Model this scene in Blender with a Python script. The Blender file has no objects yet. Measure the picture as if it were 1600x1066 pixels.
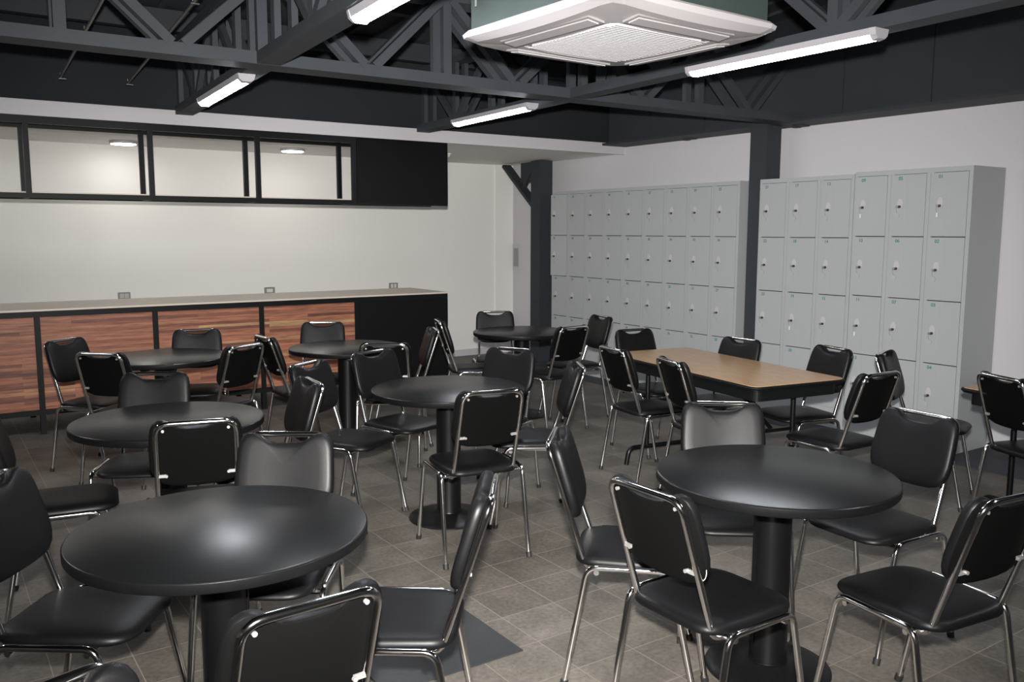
import bpy, bmesh, math, random
from mathutils import Vector, Matrix

random.seed(7)
SC = bpy.context.scene
COL = SC.collection
PI = math.pi

# ------------------------------------------------------------------ camera, world, exposure
FPX = 1363.6
cam_d = bpy.data.cameras.new('camera')
cam = bpy.data.objects.new('camera', cam_d)
COL.objects.link(cam)
cam_d.sensor_fit = 'HORIZONTAL'
cam_d.sensor_width = 36.0
cam_d.lens = FPX * 36.0 / 1600.0
cam_d.clip_start = 0.05
_p, _y, _r = (math.radians(a) for a in (7.176, 34.206, 0.093))
fwd = Vector((math.sin(_y) * math.cos(_p), math.cos(_y) * math.cos(_p), -math.sin(_p)))
rgt = Vector((math.cos(_y), -math.sin(_y), 0))
upv = rgt.cross(fwd)
r2 = rgt * math.cos(_r) + upv * math.sin(_r)
u2 = -rgt * math.sin(_r) + upv * math.cos(_r)
M = Matrix((r2, u2, -fwd)).transposed().to_4x4()
M.translation = Vector((0, 0, 1.55))
cam.matrix_world = M
SC.camera = cam

world = bpy.data.worlds.new('world')
SC.world = world
world.use_nodes = True
world.node_tree.nodes['Background'].inputs[0].default_value = (0.55, 0.62, 0.75, 1)
world.node_tree.nodes['Background'].inputs[1].default_value = 0.05

SC.view_settings.view_transform = 'Standard'
SC.view_settings.look = 'None'
SC.view_settings.gamma = 1
SC.view_settings.use_curve_mapping = False
SC.view_settings.exposure = 1.6

# lamp strengths (the lamps themselves are built further down)
LED_STRENGTH = 22.0
DISC_STRENGTH = 9.0
# the camera's flash, just above the lens
fl = bpy.data.lights.new('camera_flash', 'SPOT')
fl.energy = 720
fl.color = (1.0, 0.97, 0.93)
fl.shadow_soft_size = 0.03
fl.spot_size = math.radians(88)
fl.spot_blend = 1.0
flo = bpy.data.objects.new('camera_flash', fl)
COL.objects.link(flo)
flo.matrix_world = M.copy()
flo.location = (0.0, 0.0, 1.70)


# ------------------------------------------------------------------ materials
def mat(name, col, rough=0.5, metal=0.0, spec=0.5, bump=None, var=None, coat=0.0, emit=None):
    m = bpy.data.materials.new(name)
    m.use_nodes = True
    nt = m.node_tree
    b = nt.nodes['Principled BSDF']
    b.inputs['Base Color'].default_value = (*col, 1)
    b.inputs['Roughness'].default_value = rough
    b.inputs['Metallic'].default_value = metal
    b.inputs['Specular IOR Level'].default_value = spec
    if coat:
        b.inputs['Coat Weight'].default_value = coat
        b.inputs['Coat Roughness'].default_value = 0.15
    if emit:
        b.inputs['Emission Color'].default_value = (*emit[0], 1)
        b.inputs['Emission Strength'].default_value = emit[1]
    tc = nt.nodes.new('ShaderNodeTexCoord')
    if var:
        sc, amt = var
        n = nt.nodes.new('ShaderNodeTexNoise')
        n.inputs['Scale'].default_value = sc
        n.inputs['Detail'].default_value = 4
        nt.links.new(tc.outputs['Object'], n.inputs['Vector'])
        mr = nt.nodes.new('ShaderNodeMapRange')
        mr.inputs['To Min'].default_value = 1 - amt
        mr.inputs['To Max'].default_value = 1 + amt
        nt.links.new(n.outputs['Fac'], mr.inputs['Value'])
        mx = nt.nodes.new('ShaderNodeVectorMath')
        mx.operation = 'SCALE'
        mx.inputs[0].default_value = col
        nt.links.new(mr.outputs[0], mx.inputs['Scale'])
        nt.links.new(mx.outputs[0], b.inputs['Base Color'])
    if bump:
        sc, st, dist = bump
        n = nt.nodes.new('ShaderNodeTexNoise')
        n.inputs['Scale'].default_value = sc
        n.inputs['Detail'].default_value = 3
        nt.links.new(tc.outputs['Object'], n.inputs['Vector'])
        bp = nt.nodes.new('ShaderNodeBump')
        bp.inputs['Strength'].default_value = st
        bp.inputs['Distance'].default_value = dist
        nt.links.new(n.outputs['Fac'], bp.inputs['Height'])
        nt.links.new(bp.outputs[0], b.inputs['Normal'])
    return m


MT = {}
MT['vinyl'] = mat('black_vinyl', (0.0035, 0.0035, 0.0040), 0.43, spec=0.22, bump=(420, 0.35, 0.0006), var=(9, 0.25))
MT['cloth'] = mat('black_backing_cloth', (0.0028, 0.0028, 0.0028), 0.8, spec=0.04)
MT['chrome'] = mat('chrome', (0.80, 0.785, 0.77), 0.12, metal=1.0, var=(30, 0.12))
MT['zinc'] = mat('zinc_screw', (0.30, 0.29, 0.28), 0.4, metal=0.5)
MT['rubber'] = mat('rubber', (0.012, 0.012, 0.012), 0.6)
MT['top'] = mat('black_laminate', (0.0042, 0.0045, 0.0048), 0.30, spec=0.41, bump=(260, 0.25, 0.0005), var=(5, 0.18))
MT['topedge'] = mat('black_edge_band', (0.004, 0.004, 0.0045), 0.45, spec=0.22, var=(18, 0.3))
MT['column'] = mat('black_enamel', (0.0030, 0.0030, 0.0034), 0.34, spec=0.28)
MT['base'] = mat('black_cast_base', (0.005, 0.005, 0.0055), 0.38, spec=0.3, bump=(60, 0.3, 0.002))
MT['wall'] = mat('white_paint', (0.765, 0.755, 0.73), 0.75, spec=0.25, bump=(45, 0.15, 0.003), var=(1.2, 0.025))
MT['wallg'] = mat('white_paint_dim_light', (0.565, 0.55, 0.575), 0.75, spec=0.25, bump=(45, 0.15, 0.003), var=(1.2, 0.025))  # white wall paint with the right side's dimmer, cooler light in its colour
MT['slab'] = mat('slab_white_paint', (0.49, 0.475, 0.495), 0.8, spec=0.2, bump=(30, 0.2, 0.003))
MT['soffit'] = mat('soffit_paint', (0.88, 0.86, 0.83), 0.85, spec=0.2)
MT['dark'] = mat('slate_blue_wall_paint', (0.022, 0.0245, 0.029), 0.8, spec=0.08, var=(2, 0.1), bump=(60, 0.1, 0.002))
MT['steel'] = mat('grey_steel_paint', (0.040, 0.046, 0.054), 0.6, spec=0.25, var=(6, 0.12))
MT['steel2'] = mat('dark_steel_paint', (0.032, 0.037, 0.043), 0.6, spec=0.25, var=(6, 0.12))
MT['deck'] = mat('roof_deck_paint', (0.030, 0.034, 0.040), 0.7, var=(3, 0.15))
MT['locker'] = mat('locker_grey_enamel', (0.350, 0.366, 0.372), 0.42, spec=0.45, bump=(35, 0.12, 0.002), var=(2.5, 0.03))
MT['lockerside'] = MT['locker']
MT['gap'] = mat('shadow_gap', (0.02, 0.022, 0.022), 0.8)
MT['teal'] = mat('teal_print', (0.03, 0.20, 0.19), 0.5)
MT['sticker'] = mat('silver_white_sticker', (0.45, 0.445, 0.45), 0.35, spec=0.5)
MT['lockcyl'] = mat('lock_black', (0.02, 0.02, 0.02), 0.4)
MT['tag'] = mat('clear_key_tag', (0.40, 0.405, 0.41), 0.25)
MT['tagwhite'] = mat('white_key_tag', (0.75, 0.75, 0.75), 0.3)
MT['wtop'] = mat('worktop_laminate', (0.50, 0.44, 0.37), 0.45, var=(3, 0.06))
MT['blackmetal'] = mat('black_metal_frame', (0.0050, 0.0055, 0.006), 0.45, spec=0.15)
MT['blackpanel'] = mat('black_sheet', (0.0040, 0.0042, 0.0045), 0.6, spec=0.12, var=(8, 0.15))
MT['acwhite'] = mat('ac_plastic', (0.29, 0.275, 0.28), 0.5)
MT['acgrille'] = mat('ac_grille', (0.48, 0.47, 0.48), 0.6)
MT['acdark'] = mat('ac_slot', (0.20, 0.19, 0.19), 0.5)
MT['galv'] = mat('galvanised_sheet', (0.026, 0.036, 0.034), 0.6, spec=0.2, var=(7, 0.15))
MT['lampbody'] = mat('lamp_housing', (0.34, 0.33, 0.36), 0.45)
MT['led'] = mat('led_diffuser', (0.9, 0.9, 0.9), 0.5, emit=((0.90, 0.93, 1.0), LED_STRENGTH))
MT['disc'] = mat('disc_diffuser', (0.9, 0.9, 0.9), 0.5, emit=((1.0, 0.97, 0.90), DISC_STRENGTH))
MT['conduit'] = mat('galvanised_conduit', (0.16, 0.16, 0.15), 0.4, metal=0.7)
MT['socket'] = mat('grey_socket_plate', (0.22, 0.21, 0.20), 0.4)
MT['socketw'] = mat('white_socket_insert', (0.62, 0.62, 0.60), 0.4)
MT['socketl'] = mat('pale_grey_insert', (0.42, 0.41, 0.39), 0.4)
MT['ventw'] = mat('vent_frame', (0.52, 0.50, 0.53), 0.5)
MT['ventg'] = mat('vent_mesh', (0.33, 0.31, 0.32), 0.6, bump=(120, 0.6, 0.004))
MT['manhole'] = mat('slate_cover', (0.028, 0.030, 0.032), 0.5, var=(6, 0.3), bump=(30, 0.3, 0.003))
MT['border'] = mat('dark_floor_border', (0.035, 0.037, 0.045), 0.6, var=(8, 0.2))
MT['foam'] = mat('torn_lining', (0.45, 0.42, 0.38), 0.8)


def nodes_of(m):
    nt = m.node_tree
    return nt, nt.nodes['Principled BSDF']


def floor_mat():
    m = mat('stone_tiles', (0.2, 0.19, 0.17), 0.55, spec=0.35)
    nt, b = nodes_of(m)
    N, L = nt.nodes, nt.links
    tc = N.new('ShaderNodeTexCoord')
    mp = N.new('ShaderNodeMapping')
    mp.inputs['Location'].default_value = (-1.856, -3.045, 0)
    L.new(tc.outputs['Object'], mp.inputs['Vector'])
    br = N.new('ShaderNodeTexBrick')
    br.offset = 0.0
    br.squash = 1.0
    br.inputs['Scale'].default_value = 1.0
    br.inputs['Brick Width'].default_value = 0.26
    br.inputs['Row Height'].default_value = 0.2465
    br.inputs['Mortar Size'].default_value = 0.0022
    br.inputs['Mortar Smooth'].default_value = 0.3
    br.inputs['Color1'].default_value = (0, 0, 0, 1)
    br.inputs['Color2'].default_value = (1, 1, 1, 1)
    br.inputs['Mortar'].default_value = (0.5, 0.5, 0.5, 1)
    L.new(mp.outputs[0], br.inputs['Vector'])
    r1 = N.new('ShaderNodeValToRGB')
    r1.color_ramp.elements[0].color = (0.086, 0.076, 0.064, 1)
    r1.color_ramp.elements[1].color = (0.124, 0.111, 0.095, 1)
    L.new(br.outputs['Color'], r1.inputs['Fac'])
    # fine speckle and cloudy veining of the stone
    n1 = N.new('ShaderNodeTexNoise'); n1.inputs['Scale'].default_value = 3.2; n1.inputs['Detail'].default_value = 9
    n1.inputs['Roughness'].default_value = 0.62
    L.new(tc.outputs['Object'], n1.inputs['Vector'])
    n2 = N.new('ShaderNodeTexNoise'); n2.inputs['Scale'].default_value = 55; n2.inputs['Detail'].default_value = 5
    L.new(tc.outputs['Object'], n2.inputs['Vector'])
    m1 = N.new('ShaderNodeMapRange'); m1.inputs['From Min'].default_value = 0.25; m1.inputs['From Max'].default_value = 0.75
    m1.inputs['To Min'].default_value = 0.58; m1.inputs['To Max'].default_value = 1.45
    L.new(n1.outputs['Fac'], m1.inputs['Value'])
    m2 = N.new('ShaderNodeMapRange'); m2.inputs['From Min'].default_value = 0.3; m2.inputs['From Max'].default_value = 0.7
    m2.inputs['To Min'].default_value = 0.78; m2.inputs['To Max'].default_value = 1.2
    L.new(n2.outputs['Fac'], m2.inputs['Value'])
    mu = N.new('ShaderNodeMath'); mu.operation = 'MULTIPLY'
    L.new(m1.outputs[0], mu.inputs[0]); L.new(m2.outputs[0], mu.inputs[1])
    sc = N.new('ShaderNodeVectorMath'); sc.operation = 'SCALE'
    L.new(r1.outputs[0], sc.inputs[0]); L.new(mu.outputs[0], sc.inputs['Scale'])
    # dark pits
    vo = N.new('ShaderNodeTexVoronoi'); vo.inputs['Scale'].default_value = 38
    L.new(tc.outputs['Object'], vo.inputs['Vector'])
    cr = N.new('ShaderNodeMapRange'); cr.inputs['From Min'].default_value = 0.05; cr.inputs['From Max'].default_value = 0.14
    cr.inputs['To Min'].default_value = 0.45; cr.inputs['To Max'].default_value = 1.0
    L.new(vo.outputs['Distance'], cr.inputs['Value'])
    s3 = N.new('ShaderNodeVectorMath'); s3.operation = 'SCALE'
    L.new(sc.outputs[0], s3.inputs[0]); L.new(cr.outputs[0], s3.inputs['Scale'])
    # joints
    mx = N.new('ShaderNodeMix'); mx.data_type = 'RGBA'
    L.new(br.outputs['Fac'], mx.inputs['Factor'])
    L.new(s3.outputs[0], mx.inputs[6])
    mx.inputs[7].default_value = (0.20, 0.175, 0.150, 1)
    L.new(mx.outputs[2], b.inputs['Base Color'])
    rr = N.new('ShaderNodeMapRange'); rr.inputs['To Min'].default_value = 0.38; rr.inputs['To Max'].default_value = 0.66
    L.new(n1.outputs['Fac'], rr.inputs['Value']); L.new(rr.outputs[0], b.inputs['Roughness'])
    bp = N.new('ShaderNodeBump'); bp.inputs['Strength'].default_value = 0.25; bp.inputs['Distance'].default_value = 0.003
    L.new(n2.outputs['Fac'], bp.inputs['Height']); L.new(bp.outputs[0], b.inputs['Normal'])
    return m


def plank_mat():
    m = mat('reclaimed_wood_strips', (0.3, 0.12, 0.06), 0.5, spec=0.35)
    nt, b = nodes_of(m)
    N, L = nt.nodes, nt.links
    tc = N.new('ShaderNodeTexCoord')
    sp = N.new('ShaderNodeSeparateXYZ'); L.new(tc.outputs['Object'], sp.inputs[0])
    cb = N.new('ShaderNodeCombineXYZ'); L.new(sp.outputs[0], cb.inputs[0]); L.new(sp.outputs[2], cb.inputs[1])
    br = N.new('ShaderNodeTexBrick')
    br.offset = 0.37; br.offset_frequency = 2
    br.inputs['Scale'].default_value = 1
    br.inputs['Brick Width'].default_value = 0.95
    br.inputs['Row Height'].default_value = 0.024
    br.inputs['Mortar Size'].default_value = 0.0006
    br.inputs['Color1'].default_value = (0, 0, 0, 1); br.inputs['Color2'].default_value = (1, 1, 1, 1)
    br.inputs['Mortar'].default_value = (0.1, 0.1, 0.1, 1)
    L.new(cb.outputs[0], br.inputs['Vector'])
    rp = N.new('ShaderNodeValToRGB')
    e = rp.color_ramp.elements
    e[0].color = (0.11, 0.042, 0.028, 1); e[0].position = 0.0
    e[1].color = (0.33, 0.205, 0.10, 1); e[1].position = 1.0
    for pos, c in ((0.25, (0.21, 0.075, 0.044, 1)), (0.5, (0.30, 0.115, 0.064, 1)), (0.72, (0.24, 0.10, 0.060, 1)), (0.88, (0.34, 0.155, 0.085, 1))):
        x = e.new(pos); x.color = c
    L.new(br.outputs['Color'], rp.inputs['Fac'])
    mp = N.new('ShaderNodeMapping'); mp.inputs['Scale'].default_value = (2.2, 1, 38)
    L.new(tc.outputs['Object'], mp.inputs['Vector'])
    n = N.new('ShaderNodeTexNoise'); n.inputs['Scale'].default_value = 2.0; n.inputs['Detail'].default_value = 8; n.inputs['Roughness'].default_value = 0.65
    L.new(mp.outputs[0], n.inputs['Vector'])
    mr = N.new('ShaderNodeMapRange'); mr.inputs['From Min'].default_value = 0.3; mr.inputs['From Max'].default_value = 0.7
    mr.inputs['To Min'].default_value = 0.45; mr.inputs['To Max'].default_value = 1.35
    L.new(n.outputs['Fac'], mr.inputs['Value'])
    s = N.new('ShaderNodeVectorMath'); s.operation = 'SCALE'
    L.new(rp.outputs[0], s.inputs[0]); L.new(mr.outputs[0], s.inputs['Scale'])
    L.new(s.outputs[0], b.inputs['Base Color'])
    return m


def oak_mat():
    m = mat('oak_laminate', (0.35, 0.22, 0.12), 0.24, spec=0.5)
    nt, b = nodes_of(m)
    N, L = nt.nodes, nt.links
    tc = N.new('ShaderNodeTexCoord')
    mp = N.new('ShaderNodeMapping'); mp.inputs['Scale'].default_value = (28, 2.2, 1)
    L.new(tc.outputs['Object'], mp.inputs['Vector'])
    n = N.new('ShaderNodeTexNoise'); n.inputs['Scale'].default_value = 3; n.inputs['Detail'].default_value = 6
    L.new(mp.outputs[0], n.inputs['Vector'])
    rp = N.new('ShaderNodeValToRGB')
    rp.color_ramp.elements[0].color = (0.30, 0.175, 0.085, 1); rp.color_ramp.elements[0].position = 0.25
    rp.color_ramp.elements[1].color = (0.40, 0.25, 0.13, 1); rp.color_ramp.elements[1].position = 0.75
    L.new(n.outputs['Fac'], rp.inputs['Fac']); L.new(rp.outputs[0], b.inputs['Base Color'])
    return m


MT['floor'] = floor_mat()
MT['plank'] = plank_mat()
MT['oak'] = oak_mat()


# ------------------------------------------------------------------ helpers
def link(name, me, m, parent=None):
    o = bpy.data.objects.new(name, me)
    COL.objects.link(o)
    if m is not None and len(me.materials) == 0:
        me.materials.append(MT[m] if isinstance(m, str) else m)
    if parent is not None:
        o.parent = parent
    return o


def obj(name, bm, m, parent=None, smooth=False, bevel=0.0):
    if bevel:
        bmesh.ops.bevel(bm, geom=[e for e in bm.edges], offset=bevel, segments=2, affect='EDGES', clamp_overlap=True)
    me = bpy.data.meshes.new(name)
    bm.normal_update()
    bm.to_mesh(me)
    bm.free()
    if smooth:
        for p in me.polygons:
            p.use_smooth = True
        try:
            me.set_sharp_from_angle(angle=math.radians(42))
        except Exception:
            pass
    return link(name, me, m, parent)


def empty(name, label, cat, loc=(0, 0, 0), rz=0, group=None):
    o = bpy.data.objects.new(name, None)
    o.empty_display_size = 0.1
    COL.objects.link(o)
    o.location = loc
    o.rotation_euler = (0, 0, rz)
    tag(o, label, cat, group)
    return o


def tag(o, label, cat, group=None):
    o['label'] = label
    o['category'] = cat
    if group:
        o['group'] = group
    return o


def struct(o, label=None, cat=None):
    o['kind'] = 'structure'
    if label:
        o['label'] = label
    if cat:
        o['category'] = cat
    return o


def box(bm, x0, x1, y0, y1, z0, z1, mtx=None):
    vs = [bm.verts.new((x, y, z)) for z in (z0, z1) for y in (y0, y1) for x in (x0, x1)]
    if mtx is not None:
        for v in vs:
            v.co = mtx @ v.co
    for f in ((0, 2, 3, 1), (4, 5, 7, 6), (0, 1, 5, 4), (2, 6, 7, 3), (0, 4, 6, 2), (1, 3, 7, 5)):
        bm.faces.new([vs[i] for i in f])
    return vs


def B(*a):
    bm = bmesh.new()
    box(bm, *a)
    return bm


def bar(bm, a, b, w, h, up=(0, 0, 1)):
    """square section bar between two points; w sideways, h along up"""
    a, b = Vector(a), Vector(b)
    d = (b - a).normalized()
    u = Vector(up)
    s = d.cross(u)
    if s.length < 1e-4:
        s = d.cross(Vector((0, 1, 0)))
    s.normalize()
    u = s.cross(d).normalized()
    vs = []
    for p in (a, b):
        for i, j in ((-1, -1), (1, -1), (1, 1), (-1, 1)):
            vs.append(bm.verts.new(p + s * (i * w / 2) + u * (j * h / 2)))
    for f in ((0, 3, 2, 1), (4, 5, 6, 7), (0, 1, 5, 4), (1, 2, 6, 5), (2, 3, 7, 6), (3, 0, 4, 7)):
        bm.faces.new([vs[i] for i in f])


def rounded_path(pts, rad, seg=6):
    """fillet the inner corners of a polyline"""
    pts = [Vector(p) for p in pts]
    out = [pts[0]]
    for i in range(1, len(pts) - 1):
        p = pts[i]
        a = (pts[i - 1] - p); b = (pts[i + 1] - p)
        r = rad[i - 1] if isinstance(rad, (list, tuple)) else rad
        ang = a.angle(b)
        t = min(r / math.tan(ang / 2), a.length * 0.48, b.length * 0.48)
        pa = p + a.normalized() * t
        pb = p + b.normalized() * t
        for k in range(seg + 1):
            u = k / seg
            out.append(pa.lerp(p, u).lerp(p.lerp(pb, u), u))
    out.append(pts[-1])
    return out


def tube(bm, pts, r, n=10, cap=True, closed=False):
    pts = [Vector(p) for p in pts]
    m = len(pts)
    tg = []
    for i in range(m):
        if closed:
            d = pts[(i + 1) % m] - pts[i - 1]
        else:
            d = pts[min(i + 1, m - 1)] - pts[max(i - 1, 0)]
        tg.append(d.normalized())
    nrm = tg[0].orthogonal().normalized()
    rings = []
    for i in range(m):
        if i:
            q = tg[i - 1].rotation_difference(tg[i])
            nrm = q @ nrm
        nrm = (nrm - tg[i] * nrm.dot(tg[i])).normalized()
        bi = tg[i].cross(nrm)
        rr = r[i] if isinstance(r, (list, tuple)) else r
        rings.append([bm.verts.new(pts[i] + (nrm * math.cos(2 * PI * k / n) + bi * math.sin(2 * PI * k / n)) * rr) for k in range(n)])
    for i in range(m - 1 if not closed else m):
        A_, B_ = rings[i], rings[(i + 1) % m]
        for k in range(n):
            bm.faces.new((A_[k], A_[(k + 1) % n], B_[(k + 1) % n], B_[k]))
    if cap and not closed:
        bm.faces.new(list(reversed(rings[0])))
        bm.faces.new(rings[-1])


def lathe(bm, prof, n=32, c=(0, 0, 0)):
    rings = []
    for r, z in prof:
        if r < 1e-6:
            rings.append([bm.verts.new((c[0], c[1], c[2] + z))])
        else:
            rings.append([bm.verts.new((c[0] + r * math.cos(2 * PI * k / n), c[1] + r * math.sin(2 * PI * k / n), c[2] + z)) for k in range(n)])
    for A_, B_ in zip(rings, rings[1:]):
        for k in range(n):
            a = [A_[k % len(A_)], A_[(k + 1) % len(A_)], B_[(k + 1) % len(B_)], B_[k % len(B_)]]
            u = []
            for v in a:
                if v not in u:
                    u.append(v)
            if len(u) > 2:
                bm.faces.new(u)


def puff(bm, outline, layers, f):
    """stack of scaled outlines; layers = [(scale, t)], f maps (a, b, t) to a point; ends capped"""
    n = len(outline)
    ca = sum(p[0] for p in outline) / n
    cb = sum(p[1] for p in outline) / n
    rings = []
    for s, t in layers:
        rings.append([bm.verts.new(f(ca + (a - ca) * s, cb + (b - cb) * s, t)) for a, b in outline])
    for A_, B_ in zip(rings, rings[1:]):
        for k in range(n):
            bm.faces.new((A_[k], A_[(k + 1) % n], B_[(k + 1) % n], B_[k]))
    for R, rev in ((rings[0], True), (rings[-1], False)):
        c = bm.verts.new(sum((v.co for v in R), Vector()) / n)
        for k in range(n):
            t = (R[k], R[(k + 1) % n], c)
            bm.faces.new(tuple(reversed(t)) if rev else t)
    bmesh.ops.recalc_face_normals(bm, faces=bm.faces)


def round_poly(pts, rad, seg=5):
    """closed 2D polygon with rounded corners"""
    out = []
    n = len(pts)
    for i in range(n):
        p = Vector(pts[i]); a = Vector(pts[i - 1]) - p; b = Vector(pts[(i + 1) % n]) - p
        r = rad[i] if isinstance(rad, (list, tuple)) else rad
        if r <= 0:
            out.append((p.x, p.y)); continue
        ang = a.angle(b)
        t = min(r / math.tan(ang / 2), a.length * 0.49, b.length * 0.49)
        pa = p + a.normalized() * t; pb = p + b.normalized() * t
        for k in range(seg + 1):
            u = k / seg
            q = pa.lerp(p, u).lerp(p.lerp(pb, u), u)
            out.append((q.x, q.y))
    return out


def prism(bm, poly, z0, z1):
    a = [bm.verts.new((x, y, z0)) for x, y in poly]
    b = [bm.verts.new((x, y, z1)) for x, y in poly]
    n = len(poly)
    bm.faces.new(list(reversed(a)))
    bm.faces.new(b)
    for k in range(n):
        bm.faces.new((a[k], a[(k + 1) % n], b[(k + 1) % n], b[k]))
    bmesh.ops.recalc_face_normals(bm, faces=bm.faces)


CH = {}


def reg(parent, o):
    CH.setdefault(parent.name, []).append(o)
    return o


def copy_tree(o, parent=None):
    c = o.copy()
    COL.objects.link(c)
    c.parent = parent
    for ch in list(o.children):
        copy_tree(ch, c)
    return c


# ------------------------------------------------------------------ the room
XW, YB, YS = 6.334, 9.30, 7.20
XL, YR = -5.5, -4.5
ZTOP = 3.75
struct(obj('floor', B(XL, XW + 0.3, YR, YB + 0.3, -0.12, 0), 'floor'), 'grey stone tile floor with pale joints', 'floor')
# right wall: light band below, dark band above the girder
struct(obj('wall_right', B(XW, XW + 0.2, YR, YB, 0, 2.47), 'wallg'), 'white wall behind the lockers', 'wall')
struct(obj('wall_right_upper', B(XW, XW + 0.2, YR, YB, 2.47, ZTOP + 0.6), 'dark'), 'dark upper wall above the lockers', 'wall')
struct(obj('wall_back', B(XL, XW, YB, YB + 0.2, 0, 2.47), 'wall'), 'white wall behind the serving counter', 'wall')
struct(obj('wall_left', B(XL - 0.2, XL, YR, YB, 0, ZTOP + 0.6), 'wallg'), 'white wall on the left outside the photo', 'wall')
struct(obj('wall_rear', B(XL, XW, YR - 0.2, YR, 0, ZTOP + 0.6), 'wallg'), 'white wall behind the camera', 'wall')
struct(obj('trim_1', B(6.06, 6.24, YB - 0.03, YB, 0, 2.372), 'wall'), 'shallow pilaster at the corner of the back wall', 'trim')
struct(obj('baseboard_back', B(XL, 6.06, YB - 0.012, YB, 0, 0.08), 'slab'), 'pale baseboard under the back wall', 'baseboard')
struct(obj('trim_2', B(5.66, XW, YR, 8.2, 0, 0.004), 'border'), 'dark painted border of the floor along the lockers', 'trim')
# white slab over the counter aisle
bm = B(XL, XW, YS, YB, 2.372, 2.47)
struct(obj('ceiling', bm, 'soffit'), 'white slab ceiling over the serving aisle', 'ceiling')
struct(obj('trim_3', B(XL, XW, YS - 0.02, YS, 2.362, 2.472), 'slab'), 'white edge of the slab over the counter', 'trim')
# dark wall standing on the slab
struct(obj('wall_back_upper', B(XL, XW, YS + 0.10, YS + 0.2, 2.47, ZTOP + 0.6), 'dark'), 'dark upper wall standing on the slab', 'wall')


# sloping roof deck with purlins
def roof_z(y):
    return 3.16 + 0.095 * (7.3 - y)


bm = bmesh.new()
y0, y1 = YR, 7.31
vs = [(XL, y0), (XW, y0), (XW, y1), (XL, y1)]
a = [bm.verts.new((x, y, roof_z(y))) for x, y in vs]
b_ = [bm.verts.new((x, y, roof_z(y) + 0.08)) for x, y in vs]
bm.faces.new(list(reversed(a))); bm.faces.new(b_)
for k in range(4):
    bm.faces.new((a[k], a[(k + 1) % 4], b_[(k + 1) % 4], b_[k]))
# ribs of the metal deck
x = XL + 0.1
while x < XW:
    bar(bm, (x, y0, roof_z(y0) - 0.012), (x, y1, roof_z(y1) - 0.012), 0.04, 0.025)
    x += 0.25
bmesh.ops.recalc_face_normals(bm, faces=bm.faces)
struct(obj('ceiling_roof', bm, 'deck'), 'dark ribbed roof deck above the trusses', 'ceiling')
for i, y in enumerate((7.0, 5.95, 3.8, 2.6, 1.4, 0.2)):
    bm = B(XL, XW, y - 0.04, y + 0.04, roof_z(y) - 0.17, roof_z(y) - 0.02)
    pw = ['above the shelf', 'between shelf and cross truss', 'just in front of the cross truss', 'above the cassette air conditioner', 'above the near end of the tube lamps', 'nearest the camera'][i]
    o = obj('roof_purlin', bm, 'steel2')
    struct(o, 'dark roof purlin ' + pw, 'purlin')

# steel columns
def column(y, lab, bracket):
    root = empty('steel_column', lab, 'column', (6.09, y, 0))
    obj('shaft', B(-0.09, 0.09, -0.09, 0.09, 0, 2.362 if bracket else 2.44), 'steel2', root)
    obj('base_plate', B(-0.13, 0.13, -0.1, 0.1, 0.0042, 0.014), 'steel2', root)
    if bracket:
        bm = bmesh.new()
        bar(bm, (0, 0.10, 1.83), (0, 0.74, 2.345), 0.12, 0.035)
        bar(bm, (0, 0.36, 2.06), (0, 0.12, 2.34), 0.05, 0.03)
        obj('bracket', bm, 'steel2', root)
        obj('bracket_web', B(-0.006, 0.006, 0.09, 0.42, 2.12, 2.36), 'steel2', root)
    root['kind'] = 'structure'
    return root


column(8.35, 'dark grey square steel column with raking bracket beside the far lockers', True)
column(5.095, 'dark grey square steel column between the two banks of lockers', False)

# wall girder above the lockers
root = empty('wall_girder', 'deep dark steel girder with web stiffeners above the lockers', 'girder', (0, 0, 0))
root['kind'] = 'structure'
obj('bottom_flange', B(6.01, XW - 0.001, -1.0, 7.17, 2.44, 2.462), 'steel2', root)
obj('web', B(6.10, 6.12, -1.0, 7.17, 2.462, 3.02), 'steel2', root)
obj('top_flange', B(6.01, XW - 0.001, -1.0, 7.17, 3.02, 3.045), 'steel2', root)
for y in (0.7, 1.43, 2.16, 2.9, 3.63, 4.36, 5.82, 6.55):
    obj('stiffener', B(6.085, 6.10, y - 0.006, y + 0.006, 2.462, 3.02), 'steel2', root)


for y, z in ((4.86, 2.43), (6.15, 2.432)):
    bm = bmesh.new()
    box(bm, 6.20, 6.30, y - 0.05, y + 0.05, z, 2.4395)
    box(bm, 6.22, 6.28, y + 0.02, y + 0.07, z - 0.006, z)
    obj('clamp', bm, 'steel2', root)


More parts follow.
